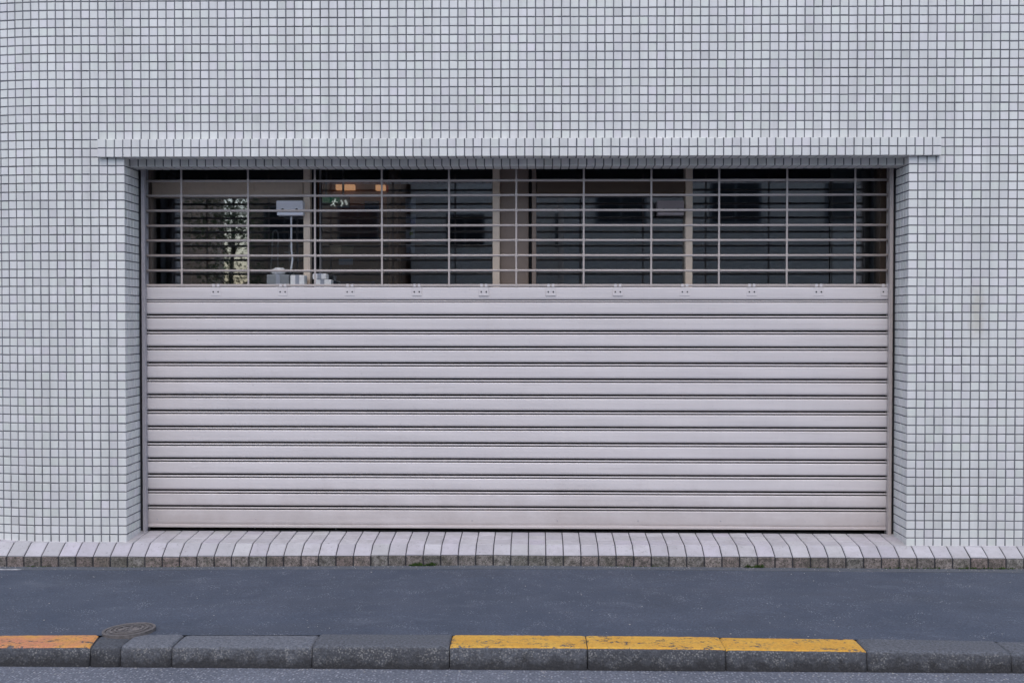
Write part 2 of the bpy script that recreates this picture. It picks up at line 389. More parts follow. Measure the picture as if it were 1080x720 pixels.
# header trim: two courses, 3 cm proud
hd = MB(); HX0, HX1, HY, HZ0 = -2.4127, 2.4398, -.030, 2.3425
nh = 98
for k in range(nh):
    a = HX0+(HX1-HX0)*k/nh; b = HX0+(HX1-HX0)*(k+1)/nh
    g0 = 0 if k == 0 else .003; g1 = 0 if k == nh-1 else .003
    clad(hd, (a, HY), (b, HY), 2.394, ZH+.0025, g0, g1)
    clad(hd, (a, HY), (b, HY), HZ0-.0025, 2.394, g0, g1)
    for y0, y1 in ((HY, .02), (.02, YLN-.002)):
        hd.tile((a+g0, y1-.003, HZ0+.003), (b-g1, y1-.003, HZ0+.003), (b-g1, y0+.001, HZ0+.003), (a+g0, y0+.001, HZ0+.003), (0, 0, -1), c=tile_colour())
    hd.tile((a+g0, HY+.001, ZH-.003), (b-g1, HY+.001, ZH-.003), (b-g1, -.001, ZH-.003), (a+g0, -.001, ZH-.003), (0, 0, 1), c=tile_colour())
for X, s in ((HX0, -1), (HX1, 1)):
    for z0, z1 in ((HZ0, 2.391), (2.397, ZH)):
        q = [(X-s*.003, HY+.001, z0), (X-s*.003, -.001, z0), (X-s*.003, -.001, z1), (X-s*.003, HY+.001, z1)]
        hd.tile(*(q if s > 0 else [q[1], q[0], q[3], q[2]]), (s, 0, 0), c=tile_colour())
hd.box((HX0+.0032, HY+.0032, HZ0+.0032), (HX1-.0032, YLN-.004, ZH-.0032), 1)
hd.build('lintel_trim', [M['tile'], M['grout']], bld)
# plain flesh of the building behind the tiles: floor, ceiling and walls of the entrance hall
hall = MB()
hall.face([(-3.2, .33, .05), (-3.2, 4.4, .05), (-3.2, 4.4, 2.9), (-3.2, .33, 2.9)])
hall.face([(3.2, .33, .05), (3.2, 4.4, .05), (3.2, 4.4, 2.9), (3.2, .33, 2.9)])
hall.face([(-3.2, 4.4, .05), (3.2, 4.4, .05), (3.2, 4.4, 2.9), (-3.2, 4.4, 2.9)])
for s in (-1, 1):
    hall.box((s*2.275, .36, .05), (s*3.2, .42, 2.9))
    hall.box((s*2.36, .42, .05), (s*2.42, .66, 2.75))
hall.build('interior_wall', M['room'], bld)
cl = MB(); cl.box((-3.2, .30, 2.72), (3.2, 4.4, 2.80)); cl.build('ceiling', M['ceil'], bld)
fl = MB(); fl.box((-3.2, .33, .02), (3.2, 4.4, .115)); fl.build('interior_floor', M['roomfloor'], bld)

# ------------------------------------------------------------------ step of larger tiles along the wall foot
def dip(X): return -.020*min(1, max(0, (-X-.2)/2.0)) - .006*min(1, max(0, X/2.0))
st = thing('tiled_step', (0, -.11, 0), 'low step of pale lilac tiles with a stained front, along the wall foot', 'step')
tr = MB(); rs = MB()
px0 = at(501.7, 583.5, -.11).x; P = .1003
def step_col(): 
    v = random.uniform(.43, .53); t = random.gauss(0, .010); return (v*1.01, v*(.965+t), v*(1.01-t))
for k in range(-54, 54):
    a = px0+P*k+.0024; b = px0+P*(k+1)-.0024
    if b < -5.3 or a > 5.3: continue
    d = dip((a+b)/2); da = random.gauss(0, .0008)
    za, zk, zb = .0625+d+da, .1015, .1225
    n1 = Vector((0, -(zk-za), .098)).normalized()
    c = step_col()
    tr.tile((a, -.109, za-.004), (b, -.109, za-.004), (b, -.0145, zk-.004), (a, -.0145, zk-.004), n1, d=.004, bev=.003, c=c, tilt=.0007)
    ys = [-.0095, .0905, .1905, .266] + ([.405, .505, .605, .705, .805] if a < -2.6 else [])
    for y0, y1 in zip(ys, ys[1:]):
        z0 = zk+(zb-zk)*min(1, (y0+.01)/.3); z1 = zk+(zb-zk)*min(1, (y1+.01)/.3)
        tr.tile((a, y0, z0-.004), (b, y0, z0-.004), (b, y1-.005, z1-.004), (a, y1-.005, z1-.004), (0, 0, 1), d=.004, bev=.002, c=step_col(), tilt=.0006)
    v = random.uniform(.20, .31); w = random.uniform(-.02, .03)
    rs.tile((a+.001, -.111, -.04+d), (b-.001, -.111, -.04+d), (b-.001, -.111, za-.007), (a+.001, -.111, za-.007), (0, -1, 0), d=.005, bev=.003, c=(v+w+.02, v*.93, v*.84), tilt=.002)
    bed = [(-.111, -.1), (-.111, za-.006), (-.109, za-.0042), (-.012, zk-.0042), (.262, zb-.0062), (.262, -.1)] if a > -2.6 else [(-.111, -.1), (-.111, za-.006), (-.109, za-.0042), (-.012, zk-.0042), (.305, zb-.0042), (.9, zb-.0042), (.9, -.1)]
    rs.profile(bed, a-.0025, b+.0025, 1, 1)
tr.build('tread', M['step'], st); rs.build('riser', [M['riser'], M['joint']], st)

# ------------------------------------------------------------------ roller shutter
sh = thing('roller_shutter', (0, .27, .121), 'closed pinkish grey roller shutter of wide metal slats with an open bar grille above', 'shutter')
SX0, SX1, YS = -2.244, 2.244, .270
cu = MB(); prof = []
def slat(zt, zb):       # face from top to bottom with softly rolled edges
    h = zt-zb
    p = [(YS+.034, zt)]
    for t in range(5): a = t/4*math.pi/2; p.append((YS+.0055-.006*math.sin(a), zt-.007*(1-math.cos(a))))
    p += [(YS-.001, zt-h*.4), (YS-.0006, zt-h*.62)]
    for t in range(1, 6): a = t/5*math.pi/2; p.append((YS-.0006+.0075*(1-math.cos(a)), zb+h*.26*(1-math.sin(a))))
    return p+[(YS+.036, zb+.003)]
def roll(z, r):
    return [(YS+.034, z+r*1.0), (YS+.006, z+r), (YS+.002, z+r*.6), (YS+.001, z), (YS+.002, z-r*.6), (YS+.006, z-r), (YS+.034, z-r*1.0)]
ztop = 1.5985
prof += slat(ztop, 1.5225) + roll(1.5135, .0040)
z = 1.5055
for k in range(13):
    zu = 1.4358-.0967*k
    prof += slat(z, zu) + roll(zu-.0152, .0046)
    z = zu-.0258
prof += slat(z, .160)
cu.profile(prof, SX0, SX1, 24, deep=YS+.02)  # faces deep in the slat joints coloured dark, their shade put into the colour
co = cu.build('curtain', [M['shutter'], M['groove']], sh)
for v in co.data.vertices: v.co.y += .0020*math.sin(v.co.x*2.1+v.co.z*5)+.0008*math.sin(v.co.x*7+v.co.z*31)
bb = MB(); bb.box((SX0+.005, YS-.006, .141), (SX1-.005, YS+.022, .1585), bev=.004); bb.box((SX0+.005, YS+.004, .158), (SX1-.005, YS+.02, .165)); bb.build('bottom_bar', M['shutter'], sh)
for xx, yy in ((166, 547), (270, 547), (360, 547.5), (498, 548.5), (588, 548.5), (673, 549), (760, 549), (849, 549.5), (926, 549)):
    c = at(xx, yy, YS); sc = MB(); sc.box((c.x-.0035, YS-.003, c.z-.0035), (c.x+.0035, YS+.002, c.z+.0035), bev=.0015); sc.build('rivet', M['rail'], sh)
rod0 = None
for z in (2.2395, 2.1508, 2.0605, 1.9695, 1.8800, 1.7890, 1.6985):
    rb = MB(); rb.tube([(SX0-.004, YS+.008, 0), (-1.1, YS+.008, -.0012), (0, YS+.008, .0005), (1.2, YS+.008, -.0008), (SX1+.004, YS+.008, 0)], .0074, 12)
    if rod0 is None: rod0 = rb.build('grille_bar', M['rod'], sh, True); o = rod0
    else: o = rod0.copy(); COL.objects.link(o); o.parent = sh; o.matrix_parent_inverse = rod0.matrix_parent_inverse
    o.location.z = z
lb = MB(); lb.box((SX0-.004, YS-.001, 1.6015), (SX1+.004, YS+.019, 1.6165), bev=.005); lb.build('grille_bar', M['rod'], sh)
lk0 = None
for k in range(11):
    X = -2.0165+.40515*k
    if lk0 is None:
        l = MB()
        l.box((-.0055, YS-.0035, 1.600), (.0055, YS+.0005, 2.345), bev=.0015)
        for z in (2.2395, 2.1508, 2.0605, 1.9695, 1.8800, 1.7890, 1.6985): l.box((-.0085, YS-.0045, z-.010), (.0085, YS+.001, z+.010), bev=.003)
        lk0 = l.build('grille_link', M['rod'], sh); o = lk0
    else: o = lk0.copy(); COL.objects.link(o); o.parent = sh; o.matrix_parent_inverse = lk0.matrix_parent_inverse
    o.location.x = X
bk0 = None
for k in range(11):
    X = at(227.5+70.68*k, 306, YS-.004).x
    if bk0 is None:
        b = MB(); b.box((-.030, YS-.0045, 1.546), (.030, YS-.0005, 1.598), bev=.0015)
        b.box((-.022, YS-.004, 1.600), (-.006, YS+.004, 1.6175), bev=.002); b.box((.006, YS-.004, 1.600), (.022, YS+.004, 1.6175), bev=.002)
        bk0 = b.build('hinge_bracket', M['shutter'], sh); o = bk0
        sks = []
        for q in (-.015, .015):
            s1 = MB(); s1.tube([(q, YS-.0035, 1.570), (q, YS-.0065, 1.570)], .0045, 10); sks.append(s1.build('screw', M['dark'], bk0))
    else:
        o = bk0.copy(); COL.objects.link(o); o.parent = sh; o.matrix_parent_inverse = bk0.matrix_parent_inverse
        for sk in sks:
            q = sk.copy(); COL.objects.link(q); q.parent = o; q.matrix_parent_inverse = sk.matrix_parent_inverse
    o.location.x = min(X, 2.232)
for s, e, lab in ((-1, -2.2615, None), (1, 2.2625, None)):
    r_ = MB(); w = .030 if s < 0 else .029
    xa, xb = e, e-s*w
    r_.box((xa, .262, .118), (xa-s*.015, .31, 2.36), bev=.001)                   # channel back
    r_.box((xa-s*.012, .232, .118), (xb, .258, 2.36), bev=.003)                  # front flange
    r_.box((xa-s*.012, .252, .118), (xa-s*.016, .30, 2.36))
    r_.box((xa, .296, .118), (xb, .312, 2.36), bev=.002)                         # rear flange
    r_.box((xb+s*.003, .228, .118), (xb-s*.003, .262, 2.36), bev=.002)           # rolled lip
    r_.build('guide_rail', M['rail'] if s < 0 else M['rod'], sh)
hb = MB(); hb.box((-2.25, .31, 2.40), (2.25, .44, 2.70), bev=.01); hb.build('shutter_box', M['ceil'], sh)

# ------------------------------------------------------------------ glazed shop front in the recess
YF = 0.54
sf = thing('glazed_shopfront', (0, YF, .115), 'dim beige framed glass shopfront with doors, behind the open shutter grille', 'shopfront')
Z0, Z1 = .116, 2.715
def post(x0, x1, mat, name, y0=YF-.04, y1=YF+.05, z0=Z0, z1=Z1, bev=.003):
    b = MB(); b.box((at(x0, 240, y0).x, y0, z0), (at(x1, 240, y0).x, y1, z1), bev=bev); return b.build(name, M[mat], sf)
post(320, 327, 'beige', 'mullion', YF-.07); post(519.5, 527, 'beige', 'mullion', YF-.07); post(561, 565.5, 'taupe', 'mullion', YF-.05); post(723, 730.5, 'beige', 'mullion', YF-.07)
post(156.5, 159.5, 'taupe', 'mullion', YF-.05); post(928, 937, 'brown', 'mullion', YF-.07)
post(329, 334, 'dark', 'door_edge', YF-.02, YF+.02); post(336.5, 339, 'ceil', 'door_edge', YF+.01, YF+.03)
post(527.4, 544.5, 'taupe', 'wall_panel', YF-.02, YF+.03); post(545.5, 557.5, 'taupe', 'wall_panel', YF-.012, YF+.03); post(558, 560.6, 'dark', 'panel_gap', YF, YF+.03)
def rail(x0, x1, ya, yb, mat, y0=YF-.06):
    b = MB(); b.box((at(x0, 240, y0).x, y0, at(400, yb, y0).z), (at(x1, 240, y0).x, YF+.04, at(400, ya, y0).z), bev=.004); return b.build('transom', M[mat], sf)
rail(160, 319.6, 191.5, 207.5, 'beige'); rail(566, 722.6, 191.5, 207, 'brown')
for xx in (195, 266):
    b = MB(); b.box((at(xx-2, 240, YF-.064).x, YF-.064, at(0, 207, YF-.06).z), (at(xx+2, 240, YF-.064).x, YF-.058, at(0, 192, YF-.06).z), bev=.001); b.build('cover_strip', M['beige'], sf)
for x0, x1 in ((160, 320), (566, 723)):
    b = MB(); b.box((at(x0, 0, YF).x, YF-.03, Z0), (at(x1, 0, YF).x, YF+.02, Z0+.12), bev=.004); b.build('bottom_rail', M['beige'], sf)
for x0, x1, za, zb in ((160, 320, None, 207), (160, 320, 191, None), (339, 519.5, None, None), (565.5, 723, None, 207), (565.5, 723, 191, None), (730.5, 876, None, None), (877, 928, None, None)):
    lo = at(x0, zb or 240, YF).z if zb else Z0; zz = Z1
    z_lo = Z0 if za is None else at(x0, za, YF).z
    z_hi = at(x0, zb, YF).z if zb else Z1
    b = MB(); b.box((at(x0, 0, YF).x+.001, YF-.004, z_lo), (at(x1, 0, YF).x-.001, YF+.004, z_hi)); b.build('glass_pane', M['glass'], sf)
b = MB(); b.box((at(877, 0, YF+.3).x, YF+.3, Z0), (at(930, 0, YF+.3).x, YF+.33, Z1)); b.build('blind', M['greypane'], sf)
def closer(x0, x1, mat, label):
    a = at(x0, 211.5, YF-.13); c = at(x1, 227, YF-.13)
    b = MB(); b.box((a.x, YF-.13, c.z+.022), (c.x, YF-.05, a.z), bev=.006); b.box((a.x+.004, YF-.125, c.z), (c.x, YF-.05, c.z+.020), bev=.004)
    o = b.build('door_closer', M[mat], sf); o['label'] = label
    for f in (.25, .77):
        X = a.x+(c.x-a.x)*f; d = MB(); d.tube([(X, YF-.127, c.z+.034), (X, YF-.134, c.z+.034)], .008, 10); d.build('screw', M['dark'], o)
    return a, c
a, c = closer(291, 319.5, 'white', 'white door closer with two dark screws')
closer(693, 721.5, 'dim_case', 'right-hand door closer, its casing coloured darker for the dim side')  # shade of the dimmer right side put into this casing colour
b = MB(); X = at(306, 0, YF-.1).x
b.tube([(X, YF-.09, c.z), (X, YF-.088, c.z-.20), (X+.006, YF-.086, c.z-.27), (X-.004, YF-.086, c.z-.34)], .006, 8); b.build('pull_chain', M['steel'], sf)

# ------------------------------------------------------------------ things seen inside, behind the glass
def slab(name, x0, y0, x1, y1, Y, mat, t=.02, label=None, cat=None, group=None, parent=None, bev=.002):
    a = at(x0, y0, Y); c = at(x1, y1, Y); b = MB(); b.box((a.x, Y, c.z), (c.x, Y+t, a.z), bev=bev)
    o = b.build(name, M[mat], parent)
    return tag(o, label, cat, group) if label else o
slab('display_board', 333, 192, 408, 250, 1.5, 'brownboard', .03, 'wide brown board on the hall wall, seen beyond the green exit sign', 'board')
ex = thing('exit_sign', at(356, 220, 1.2), 'lit green exit sign with a white running figure, hanging behind the glass', 'sign')
ex.location = (at(356, 218, 1.2).x, 1.2, at(356, 218, 1.2).z)
slab('sign_box', 339, 207.5, 368, 218.5, 1.2, 'greypane', .05, parent=ex); slab('green_panel', 340, 208, 358, 213.6, 1.194, 'green', .005, parent=ex, bev=0)
f_ = MB()
def dot(x, y, r): 
    c = at(x, y, 1.190); k = r*7.9/FPX*1.05
    f_.face([(c.x+k*math.cos(t*math.pi/5), 1.190, c.z+k*math.sin(t*math.pi/5)) for t in range(10)])
def limb(x0, y0, x1, y1, w):
    a = at(x0, y0, 1.191); c = at(x1, y1, 1.191); d = (c-a).normalized(); n = Vector((-d.z, 0, d.x))*(w*.0033)
    f_.face([a-n, c-n, c+n, a+n])
dot(353.5, 210.6, .9); limb(353, 211.5, 351.5, 215, 1.6); limb(351.5, 215, 353.5, 217.5, 1.1); limb(351.5, 215, 348.5, 217, 1.1); limb(353, 212, 356, 213.5, .9); limb(351.2, 212, 350, 213.5, .9)
limb(359.5, 211, 361.5, 214.5, 1.6); limb(361.5, 214.5, 359.5, 217.5, 1.6); limb(364, 211, 366, 216, 2.2)
f_.build('pictogram', M['exitwhite'], ex)
for xx in (344, 362): p = at(xx, 208.5, 1.22); hb = MB(); hb.tube([(p.x, 1.22, p.z), (p.x, 1.22, 2.72)], .008, 8); hb.build('hanger_rod', M['steel'], ex)
lamps = [((354, 194.5, 373.5, 200), 1.4, 'warm lit lamp panel above the green exit sign'), ((396, 195, 405.8, 200.5), 1.4, 'warm lit lamp panel beside the hall pillar, the smaller one'), ]
for (q, Y, lab) in lamps:
    slab('lamp_panel', *q, Y, 'lamp', .06, lab, 'lamp', 'warm lamps in the hall')
slab('red_poster', 408, 195, 416, 203, 1.45, 'red', .01, 'small reddish poster right of the warm lamp panels', 'poster')
slab('wall_sign', 384.5, 212, 400, 221, 1.45, 'navy', .015, 'dark blue wall sign on the hall wall, right of the exit sign', 'sign')
slab('card', 347.6, 258.8, 360, 267.2, .75, 'cream', .03, 'cream coloured card box behind the glass', 'box')
slab('card', 360.8, 259.5, 372, 267, .80, 'olive', .03, 'olive green card beside the cream card box', 'box')
nb = slab('notice', 357.2, 272.8, 372, 279.2, .72, 'blue', .01, 'pale blue notice below the cream card box', 'notice')
slab('low_counter', 340, 296.5, 396, 340, 1.6, 'navy', .3, 'low dark blue counter at the foot of the hall view', 'counter')
pl = MB(); a = at(409, 0, 1.1).x; c = at(420, 0, 1.1).x; pl.box((a, 1.1, .116), (c, 1.25, 2.715), bev=.01); tag(pl.build('pillar', M['brownboard']), 'brownish square pillar inside the hall left of the notices', 'pillar')
# notices stuck on the tall pane
for i, (q, ink, lab) in enumerate([((427.5, 209.5, 438.5, 220), None, 'grey paper notice on the tall pane, topmost in the column of four'), ((428, 226, 438.5, 236), ('ink', 433, 231.5, 438, 236), 'pale notice with a dark blue mark at its corner, on the tall pane'),
                               ((428, 242, 437.5, 251.5), ('lime', 432, 244.5, 435.5, 248), 'pale notice with a lime green mark, on the tall pane'), ((428.5, 257.5, 437.5, 267), None, 'grey paper notice on the tall pane, lowest in the column of four')]):
    o = slab('paper_notice', *q, YF+.006, 'paper', .002, lab, 'notice', 'notices stuck on the tall pane', bev=0)
    if ink: slab('printed_mark', *ink[1:], YF+.0045, ink[0], .0012, parent=o, bev=0)
# cartons, box and stand near the left door
def carton(x0, y0, x1, y1, Y, mat, label, name='carton', grp='white cartons behind the glass'):
    a = at(x0, y0, Y); c = at(x1, y1, Y); b = MB(); b.box((a.x, Y, c.z), (c.x, Y+.09, a.z), bev=.006)
    b.box(((a.x+c.x)/2-.012, Y-.001, c.z), ((a.x+c.x)/2+.012, Y+.08, a.z+.0008), 1)
    return tag(b.build(name, [M[mat], M['paper']]), label, 'box', grp)
carton(306, 290, 321, 303, .36, 'carton', 'white carton left of the beige mullion, behind the grille'); carton(329.5, 288.5, 344, 294.6, .36, 'carton', 'small white carton on top of the wider one'); carton(331, 294.8, 349, 303, .36, 'carton', 'wide white carton right of the beige mullion, under a smaller one')
tb = thing('shelf_rack', (at(300, 303, .4).x, .40, .116), 'tall narrow grey rack in the recess, carrying white cartons by the beige mullion', 'rack')
zt = at(315, 303, .36).z
xa, xb = at(268, 0, .36).x, at(352, 0, .36).x
for zz in (zt-.002, 1.15, .70, .25):
    b = MB(); b.box((xa, .345, zz-.02), (xb, .465, zz), bev=.003); b.build('shelf', M['greybox'], tb)
for X in (xa-.012, xb+.002):
    for yy in (.35, .45):
        b = MB(); b.box((X, yy, .116), (X+.010, yy+.010, zt-.001), bev=.002); b.build('post', M['steel'], tb)
carton(281, 289.5, 305, 303, .37, 'greybox', 'grey plastic box beside the white carton', 'storage_box', None)
sd = thing('towel_stand', (at(290, 303, .95).x, .95, .116), 'thin steel stand with an arched loop, behind the left glass door', 'stand')
b = MB(); pts = [(at(285, 284, .95).x, .95, .13), at(285.5, 284, 0.95), at(287, 268, 0.95), at(287.5, 250, 0.95)]+[at(290.5-3*math.cos(t*math.pi/6), 247-4*math.sin(t*math.pi/6), 0.95) for t in range(1, 6)]+[at(293.5, 250, 0.95), at(293, 270, 0.95), (at(293, 270, .95).x, .95, .13)]
b.tube(pts, .0055, 8); b.build('loop', M['steel'], sd)
b = MB(); b.tube([at(305.5, 246, 0.95), at(305.7, 268, 0.95), at(306, 301, 0.95), (at(306, 301, .95).x-.03, .95, .13)], .007, 8); b.tube([at(300, 266, 0.95), at(311, 267, 0.95)], .004, 6); b.build('pole', M['steel'], sd)
b = MB(); p = at(296, 302, 0.95); b.box((p.x-.12, .86, .116), (p.x+.12, 1.06, .134), bev=.004); b.build('base', M['steel'], sd)
cr = MB(); bm = bmesh.new(); bmesh.ops.create_icosphere(bm, subdivisions=3, radius=1)
a = at(286, 282, .40); c = at(301, 290.3, .40)
for v in bm.verts:
    q = v.co; k = 1+.18*math.sin(q.x*7+1)*math.sin(q.y*5+q.z*6)
    v.co = Vector(((a.x+c.x)/2+q.x*k*(c.x-a.x)/2, .415+q.y*.04, (a.z+c.z)/2+q.z*k*(a.z-c.z)/2))
cr.take(bm); tag(cr.build('crumpled_cloth', M['carton'], smooth=True), 'small crumpled white cloth lying on the grey plastic box', 'cloth')
# indoor plant: a loose crown of leaves on thin stems
pt = thing('indoor_plant', (at(240, 303, .80).x, .80, .116), 'leafy indoor plant in a pot behind the left glass door', 'plant')
b = MB(); X = at(240, 0, .80).x
b.tube([(X, .80, .116), (X, .80, .45)], [.12, .15], 20); b.build('pot', M['greybox'], pt)
b = MB(); lf = MB(); rnd = random.Random(3)
for k in range(9):
    e = at(rnd.uniform(226, 256), rnd.uniform(208, 268), .80+rnd.uniform(-.2, .2)); midp = Vector((X+(e.x-X)*.4, .80, (e.z+.45)/2))
    b.tube([(X, .80, .44), midp, e], [.008, .006, .003], 6)
    for j in range(26):
        t = rnd.uniform(.45, 1.0); q = midp.lerp(e, (t-.4)/.6)+Vector((rnd.gauss(0, .06), rnd.gauss(0, .06), rnd.gauss(0, .06)))
        d = Vector((rnd.gauss(0, 1), rnd.gauss(0, 1), rnd.gauss(-.2, .7))).normalized(); w = d.cross(Vector((rnd.gauss(0, 1), rnd.gauss(0, 1), rnd.gauss(0, 1)))).normalized()*.014
        L = rnd.uniform(.05, .09)
        lf.face([q, q+d*L*.5+w, q+d*L, q+d*L*.5-w])
b.build('stems', M['stem'], pt); lf.build('leaves', M['leaf'], pt)

# ------------------------------------------------------------------ pavement, kerb, road
def kz(X): return -.013-.0035*min(abs(X), 4)**2*.85
KB, KF = -1.524, -1.702
pv = MB(); nx = 120; ny = 20
grid = []
for i in range(nx+1):
    X = -6+12*i/nx
    for j in range(ny+1):
        t = j/ny; Y = -.108+(KB+.108)*t
        z = dip(X)*(1-t)+kz(X)*t+.003*math.sin(X*2.3+Y*3)*math.sin(math.pi*t)+.002*math.sin(X*5.1-Y*7)*math.sin(math.pi*t)
        pv.v.append((X, Y, z))
for i in range(nx):
    for j in range(ny):
        a = i*(ny+1)+j; pv.f.append((a, a+1, a+ny+2, a+ny+1)); pv.mi.append(0); pv.c.append((1, 1, 1))
tag(pv.build('pavement', M['asphalt'], smooth=True), kind='structure')
ZR = -.110
rd = MB(); rd.face([(-60, -9.4, ZR), (60, -9.4, ZR), (60, KF+.03, ZR), (-60, KF+.03, ZR)]); tag(rd.build('road', M['road']), kind='structure')
gd = MB(); gd.face([(-400, -400, -.16), (400, -400, -.16), (400, 400, -.16), (-400, 400, -.16)]); tag(gd.build('ground', M['ground']), kind='structure')
pj = [95, 127, 181, 329, 474, 619.5, 765.5, 914.5, 1067]
xs = [at(p_, 683.5, KF).x for p_ in pj]
lab = {-2: 'bare kerb block beyond the left yellow one', -1: 'kerb block with worn orange paint, left of the small iron cover', 0: 'very short dark kerb block beside the small iron cover', 1: 'short bare grey kerb block, second after the orange painted one',
       2: 'long bare grey kerb block just right of the two short ones', 3: 'long bare grey kerb block just left of the yellow painted row', 4: 'leftmost of the three adjoining yellow painted kerb blocks', 5: 'middle one of the three adjoining yellow painted kerb blocks',
       6: 'rightmost of the three adjoining yellow painted kerb blocks', 7: 'bare grey kerb block just right of the yellow painted row', 8: 'bare grey kerb block at the right end of the kerb'}
ed = [xs[0]-1.208, xs[0]-.604]+xs+[xs[-1]+.604]
def kerb_block(i, x0, x1):
    n = i-2
    paint = {-1: 'orange', 4: 'yellow', 5: 'yellow', 6: 'yellow'}.get(n)
    g0, g1 = .0022, .0022
    rr = random.Random(50+i); L = x1-x0-g0-g1; nx = max(6, int(L/.012)); xc = (x0+x1)/2
    rt = .018 if not paint else .014
    # section of the block, walked from the back top edge round the nose to the foot
    sec = [(KB+.002, 0), (KB-.05, .0005), (KB-.11, 0), (KF+rt, 0)]
    for t in range(1, 6):
        a = t/5*math.pi/2; sec.append((KF+rt-rt*math.sin(a), -rt+rt*math.cos(a)))
    sec += [(KF-.002, -.04), (KF-.004, -.052), (KF-.006, -.064), (KF-.008, -.076), (KF-.010, -.090), (KF-.011, -.15)]
    b = MB(); ns = len(sec); v0 = rr.uniform(.105, .150)
    if n == 0: v0 = .085
    if n == 1: v0 = .145
    col = (v0*.96, v0*1.01, v0*1.14)
    dzb = rr.uniform(-.003, .003)
    for k in range(nx+1):
        X = x0+g0+L*k/nx; e = min(k, nx-k)/nx*L
        chip = (.003+.007*rr.random())*math.exp(-e/(.003+.004*rr.random()))
        for j, (y, z) in enumerate(sec):
            r = rr.gauss(0, 1)
            sk = -.029*max(0, (y-KF)/(KB-KF)) if (n == -1 and X > x1-.35) or (n == 0) else 0
            sk *= min(1, max(0, (X-x1+.35)/.35)) if n == -1 else min(1, max(0, (x1-X)/(x1-x0)))
            yy = y+ (.0006*r if j >= 5 else 0) + (chip*.6 if 3 <= j < ns-1 else 0)
            zz = z+kz(xc)+dzb*(1 if j < 5 else .5)+(.0004*rr.gauss(0, 1))-(chip*.8 if j < 8 else 0)+(kz(X)-kz(xc))*.9
            b.v.append((X+sk, yy, zz))
    for k in range(nx):
        for j in range(ns-1):
            a = k*ns+j; b.f.append((a, a+1, a+1+ns, a+ns)); b.mi.append(0); b.c.append(col)
    for k, fl in ((0, 0), (nx, 1)):
        ring = [k*ns+j for j in range(ns)]; i0 = len(b.v); b.v += [(b.v[k*ns][0], KB+.002, -.15)]; ring.append(i0)
        b.f.append(tuple(ring if fl else ring[::-1])); b.mi.append(0); b.c.append(col)
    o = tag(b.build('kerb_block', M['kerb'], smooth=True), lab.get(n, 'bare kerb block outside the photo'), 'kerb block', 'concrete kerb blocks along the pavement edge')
    if paint:
        pm = MB(); top = sec[:7]; ph = MB(); k0, k1 = 0, nx
        for k in range(k0, k1+1):
            for j in range(7):
                X, y, z = b.v[k*ns+j]; pm.v.append((X, y-(.0008 if j > 4 else 0), z+.0012))
        for k in range(k1-k0):
            for j in range(6):
                a = k*7+j; pm.f.append((a, a+1, a+8, a+7)); pm.mi.append(0); pm.c.append((1, 1, 1))
        pm.build('paint', M[paint], o)
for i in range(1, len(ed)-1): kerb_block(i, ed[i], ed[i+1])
kbed = MB(); kbed.box((ed[1], KF+.022, -.15), (ed[-1], KB-.002, -.055)); tag(kbed.build('kerb_bedding', M['dark']), kind='structure')

# small iron cover
mc0 = at(136, 664.4, -1.40); Zc = -.018
t_ = (Zc-CAM.z)/((at(136, 664.4, 0)-CAM).z) ; mc0 = CAM+(at(136, 664.4, 0)-CAM)*t_
mh = thing('iron_cover', (0, 0, 0), 'small round rusty iron cover with raised rings, sunk askew at the kerb', 'cover')
RC = .118
def disc(mb, r0, r1, z0, z1, seg=48, mi=0):
    for k in range(seg):
        a, b_ = 2*math.pi*k/seg, 2*math.pi*(k+1)/seg
        P_ = lambda r, t, z: (r*math.cos(t), r*math.sin(t), z)
        mb.face([P_(r0, a, z1), P_(r1, a, z1), P_(r1, b_, z1), P_(r0, b_, z1)], mi)
        mb.face([P_(r1, a, z0), P_(r1, b_, z0), P_(r1, b_, z1), P_(r1, a, z1)], mi)
        if r0 > 0: mb.face([P_(r0, a, z0), P_(r0, a, z1), P_(r0, b_, z1), P_(r0, b_, z0)])
body = MB(); disc(body, .0, RC-.016, -.03, .003); disc(body, RC-.040, RC-.029, .003, .008, mi=1); disc(body, .056, .066, .003, .008, mi=1)
for k in range(8):
    a = 2*math.pi*k/8+.2
    body.tube([(.018*math.cos(a), .018*math.sin(a), .003), (.05*math.cos(a+.25), .05*math.sin(a+.25), .003)], .0055, 6, 1)
for k in range(16):
    a = 2*math.pi*k/16; body.tube([(.070*math.cos(a), .070*math.sin(a), .002), (.076*math.cos(a), .076*math.sin(a), .002)], .005, 6, 1)
ring = MB(); disc(ring, RC-.013, RC, -.03, .005)
bo = body.build('lid', [M['iron'], M['worn']]); ro = ring.build('rim', M['worn'])
for o in (bo, ro): o.parent = mh
mh.location = (mc0.x, mc0.y, Zc+.002); mh.rotation_euler = (R(-1.2), R(-2.6), R(20))

